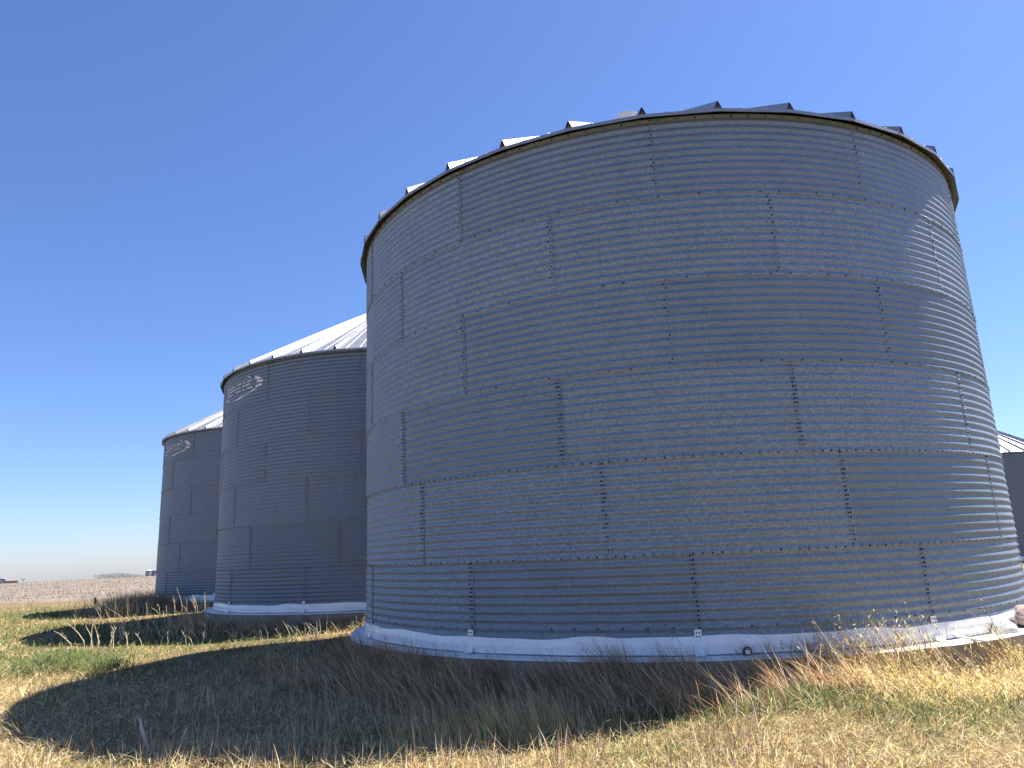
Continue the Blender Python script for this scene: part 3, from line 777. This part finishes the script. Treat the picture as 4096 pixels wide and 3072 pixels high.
# corn stubble and litter on the field
v = Veg()
r = FIELD_Y*(170/FIELD_Y)**rng.random(60000); x = -r*np.tan(np.radians(rng.uniform(-6, 44, 60000))); y = r
k = (x < 8) & (y > FIELD_Y+0.6) & (rng.random(len(x)) < np.clip((y-FIELD_Y)/6, 0.06, 1)); x, y = x[k], y[k]; N = len(x)
up = rng.random(N) < 0.4
v.add(blades(x, y, gz(x, y)+0.03, rng.uniform(0.06, 0.22, N), rng.uniform(0.015, 0.04, N)*np.clip(y/70, 1, 2), rng.uniform(0, 6.28, N), np.where(up, np.abs(rng.normal(.15, .2, N)), rng.normal(1.4, .2, N)), rng.uniform(0, .3, N), jitter(mixc((0.50, 0.42, 0.32), (0.33, 0.26, 0.19), rng.random(N)), .22), tw=rng.normal(0, .6, N)))
v.obj('corn_stubble', M_STRAW, 'pale cut corn stubble on the field')

# green feathery weed clumps
def weed_clump(loc, rx, ry, hgt, n, label):
    root = empty('weed_clump', (loc[0], loc[1], float(gz(loc[0], loc[1])))); tag(root, label, 'weed')
    v = Veg()
    u = rng.normal(0, 0.5, n)*rx; w_ = rng.normal(0, 0.5, n)*ry
    hh = hgt*np.exp(-0.6*((u/rx)**2+(w_/ry)**2))*rng.uniform(0.2, 1.0, n)
    v.add(blades(u, w_, hh, rng.uniform(0.05, 0.13, n), rng.uniform(0.008, 0.016, n), rng.uniform(0, 6.28, n), rng.uniform(0.2, 1.4, n), rng.uniform(0, .8, n), jitter(mixc(WEED, DGREEN, rng.random(n)*0.7), .25)))
    o = v.obj('foliage', M_GRASS, None, None, root)
    m = MB()
    for i in range(14):
        a, b = random.gauss(0, .4)*rx, random.gauss(0, .4)*ry
        m.tube([(a*.6, b*.6, 0), (a*.9, b*.9, hgt*.4), (a, b, hgt*.75)], [0.006, 0.005, 0.003], 4)
    tag(link('stems', m.mesh('stems', [M_STALK]), root), kind='stuff')
weed_clump((-8.0, 13.3), 0.85, 0.8, 0.30, 4200, 'bushy bright green weed clump between the two shadows at left')
weed_clump((-6.9, 12.75), 0.35, 0.35, 0.26, 1200, 'smaller dark green weed at the edge of the near shadow')
weed_clump((-10.4, 18.6), 1.0, 0.9, 0.26, 1800, 'low green weed patch beside the middle shadow tip')

# dry branching weed stalks
def dry_weed(loc, hgt, nb, seed, label, group='dry weed stalks beside the bins', mat=M_STALK, thick=1.0, spread=0.16):
    rd = random.Random(seed); root = empty('dry_weed', (loc[0], loc[1], float(gz(loc[0], loc[1])))); tag(root, label, 'weed stalks', group)
    for b in range(nb):
        m = MB(); x0, y0 = rd.gauss(0, spread), rd.gauss(0, spread); lx, ly = rd.gauss(-0.10, 0.13), rd.gauss(0, 0.10); h = hgt*rd.uniform(0.55, 1.0)
        pts = [(x0+lx*t*t*1.0+rd.gauss(0, .008), y0+ly*t*t, h*t) for t in (0, .3, .6, .85, 1)]
        tk = 0.0062*thick
        m.tube(pts, [tk, tk*.9, tk*.75, tk*.55, tk*.3], 4)
        for _ in range(rd.randint(1, 4)):
            t = rd.uniform(.45, .9); px, py, pz = x0+lx*t*t, y0+ly*t*t, h*t; an = rd.uniform(0, 6.28); l = h*rd.uniform(.12, .28)
            m.tube([(px, py, pz), (px+l*.4*math.cos(an), py+l*.4*math.sin(an), pz+l*.55), (px+l*.5*math.cos(an), py+l*.5*math.sin(an), pz+l)], [tk*.6, tk*.45, tk*.25], 4)
        link('stalk', m.mesh('stalk', [mat]), root)
    return root
dry_weed((-9.15, 16.1), 0.62, 5, 1, 'tallest forked dry weed stalks in front of the middle shadow', thick=1.7, spread=0.12)
dry_weed((-8.8, 16.0), 0.45, 4, 2, 'short frayed dry stalks just right of the tallest forked weed', thick=1.5, spread=0.14)
dry_weed((-8.0, 15.9), 0.34, 4, 3, 'low forked dry weed near the right of the middle shadow edge', thick=1.2)
dry_weed((-12.4, 21.8), 0.5, 4, 4, 'dry forked weed standing before the farthest shadow', thick=1.3)
for i in range(22):
    t = (i % 11)/10.0
    a = rad(-133+54*t**1.4+random.gauss(0, 2.5)); r = R+random.uniform(1.2, 3.1)
    dry_weed((bx+r*math.cos(a), by+r*math.sin(a)), random.uniform(0.35, 1.0)*(1.1 if t < .4 else .6), random.randint(3, 8), 20+i, 'bare pale weed stalks standing along the pad of the middle bin', 'weed stalks along the middle pad', thick=random.uniform(0.7, 1.1), spread=random.uniform(0.15, 0.45))
for i in range(12):
    a = rad(-122+45*i/11.0+random.gauss(0, 2)); r = R+random.uniform(1.9, 2.9)
    dry_weed((cx+r*math.cos(a), cy+r*math.sin(a)), random.uniform(0.45, 0.95), random.randint(3, 6), 60+i, 'thin weed stalks standing along the pad of the farthest left bin', 'weed stalks along the far pad', thick=1.5, spread=0.3)

# two weathered broken stalks in the shade
for (px, py), top, lab in (((-3.50, 7.30), (-0.10, 0.02, 0.27), 'thicker pale broken stalk leaning left in the near shadow'), ((-3.20, 7.25), (0.07, 0.0, 0.19), 'thinner pale broken stalk leaning right in the near shadow')):
    m = MB(); s = 1.0 if top[0] < 0 else 0.7
    m.tube([(-top[0]*.2, 0, -0.03), (top[0]*.35, .004, top[2]*.35), (top[0]*.7, -.004, top[2]*.7), (top[0], top[1], top[2])], [0.014*s, 0.016*s, 0.013*s, 0.008*s], 7)
    m.tube([(top[0]*.9, 0, top[2]*.9), (top[0]*1.1-.012, .006, top[2]*1.1)], [0.007*s, 0.002], 5)
    o = link('broken_stalk', m.mesh('broken_stalk', [M_STICK]), None, (px, py, float(gz(px, py))))
    tag(o, lab, 'stalk', 'broken stalks in the shade')

# ------------------------------------------------------------------ bird over the grass
def pix(u, w_, dist):
    d = Fv + (u-2048)/2931*Rv - (w_-1536)/2931*Tv
    return Vector((0, 0, EYE)) + d.normalized()*dist
def bird():
    v = []; f = []; n = 8
    prof = [(-0.20, 0.004, 0.0), (-0.13, 0.022, 0.0), (-0.05, 0.038, 0.002), (0.03, 0.036, 0.006), (0.075, 0.020, 0.014), (0.10, 0.024, 0.020), (0.125, 0.016, 0.02), (0.155, 0.002, 0.016)]
    for x_, r, z_ in prof:
        for k in range(n): v.append((x_, r*math.cos(2*math.pi*k/n)*(1.5 if x_ < -0.1 else 1), z_+r*math.sin(2*math.pi*k/n)*(0.35 if x_ < -0.1 else 1)))
    for i in range(len(prof)-1):
        for k in range(n): f.append((i*n+k, i*n+(k+1) % n, (i+1)*n+(k+1) % n, (i+1)*n+k))
    f.append(tuple(range(n))); f.append(tuple((len(prof)-1)*n+k for k in range(n-1, -1, -1)))
    for s, up in ((1, 0.11), (-1, 0.03)):
        b = len(v)
        out = [(0.055, 0.02, 0.012), (0.075, 0.11, up*.6+0.015), (0.03, 0.22, up+0.02), (-0.05, 0.25, up+0.01), (-0.055, 0.13, up*.6), (-0.06, 0.02, 0.0)]
        for th in (0.005, -0.005):
            for x_, y_, z_ in out: v.append((x_, s*y_, z_+th))
        m_ = len(out); f.append(tuple(b+i for i in range(m_))); f.append(tuple(b+m_+i for i in range(m_-1, -1, -1)))
        for i in range(m_): f.append((b+i, b+m_+i, b+m_+(i+1) % m_, b+(i+1) % m_))
    o = link('bird', mesh('bird', v, f, [M_BIRD])); o.location = pix(382, 2421, 29.0); o.rotation_euler = (rad(62), rad(-18), rad(100))
    tag(o, 'small black bird flying low over the green grass at left', 'bird')
bird()

# ------------------------------------------------------------------ far farm things on the crest
def far_bin(name, px, py, dist, w, h, roofh, label, wm, rm, group=None):
    b = pix(px, py, dist); root = empty(name, (b.x, b.y, b.z-0.6)); tag(root, label, 'silo', group)
    m = MB(); m.lathe([(w/2, 0), (w/2, h+0.6)], 16); link('wall', m.mesh('wall', [wm], True), root)
    m = MB(); m.lathe([(w/2+0.1, h+0.6), (0.15, h+0.6+roofh), (0, h+0.62+roofh)], 16); link('roof', m.mesh('roof', [rm], True), root)
    return root
far_bin('far_bin', 596, 2297, 240, 1.9, 1.0, 0.35, 'small grey bin on the crest left of the farthest left grain bin', M_FARWALL, M_FARROOF, 'bins on the crest')
far_bin('far_bin', 621, 2295, 240, 1.5, 1.0, 0.2, 'tiny grey bin on the crest touching the farthest left grain bin', M_FARWALL, M_FARROOF, 'bins on the crest')
far_bin('far_silo', 7, 2328, 200, 0.7, 0.7, 0.25, 'leftmost grey silo of the far farm on the horizon', M_FARWALL, M_FARWALL, 'silos of the far farm')
far_bin('far_silo', 17, 2328, 200, 0.6, 0.65, 0.22, 'grey silo of the far farm, second from the left edge', M_FARWALL, M_FARWALL, 'silos of the far farm')
b = pix(47, 2327, 200); root = empty('far_shed', (b.x, b.y, b.z-0.4)); tag(root, 'long low reddish shed of the far farm on the horizon', 'shed')
m = MB(); m.box((-1.1, -0.5, 0), (1.1, 0.5, 0.62)); link('wall', m.mesh('wall', [M_FARRED]), root)
m = MB(); m.add([(-1.15, -0.55, .62), (1.15, -0.55, .62), (1.15, .55, .62), (-1.15, .55, .62), (-1.15, 0, .86), (1.15, 0, .86)], [(0, 1, 5, 4), (2, 3, 4, 5), (0, 4, 3), (1, 2, 5)]); link('roof', m.mesh('roof', [M_FARRED]), root)
root.rotation_euler = (0, 0, rad(34))
b = pix(92, 2326, 200); root = empty('bare_tree', (b.x, b.y, b.z-0.3)); tag(root, 'tiny bare tree on the horizon right of the far farm', 'tree')
m = MB(); m.tube([(0, 0, 0), (0, 0, .35), (.03, 0, .6)], [.05, .04, .03], 5); link('trunk', m.mesh('trunk', [M_BARK]), root)
m = MB()
for i in range(40):
    a = random.uniform(0, 6.28); l = random.uniform(.2, .55)
    m.tube([(0, 0, .45), (math.cos(a)*l*.5, math.sin(a)*l*.5, .45+l*.6), (math.cos(a)*l*.8, math.sin(a)*l*.8, .45+l)], [.02, .012, .006], 3)
link('crown', m.mesh('crown', [M_TWIG]), root)
v = Veg(); N = 5000
u = rng.uniform(390, 560, N); P0 = [pix(a, 2301-(a-390)*0.035, 420) for a in (390, 560)]
t = (u-390)/170; hh = 1.1*np.clip(np.sin(np.clip(t*1.25, 0, 1)*math.pi), 0, 1)**0.5+0.15
bx0 = np.array(P0[0])[None]*(1-t[:, None])+np.array(P0[1])[None]*t[:, None]
v.add(blades(bx0[:, 0]+rng.normal(0, 2, N), bx0[:, 1]+rng.normal(0, 4, N), bx0[:, 2]-3.0+rng.random(N)*(hh+2.2), rng.uniform(.3, .9, N), rng.uniform(.05, .12, N), rng.uniform(0, 6.28, N), rng.uniform(0, .9, N), rng.uniform(0, .4, N), jitter(mixc((0.30, 0.28, 0.27), (0.22, 0.21, 0.20), rng.random(N)), .2)))  # distance haze is put into the paler grey twig colours
v.obj('far_treeline', M_STRAW, 'hazy bare treeline behind the field crest')
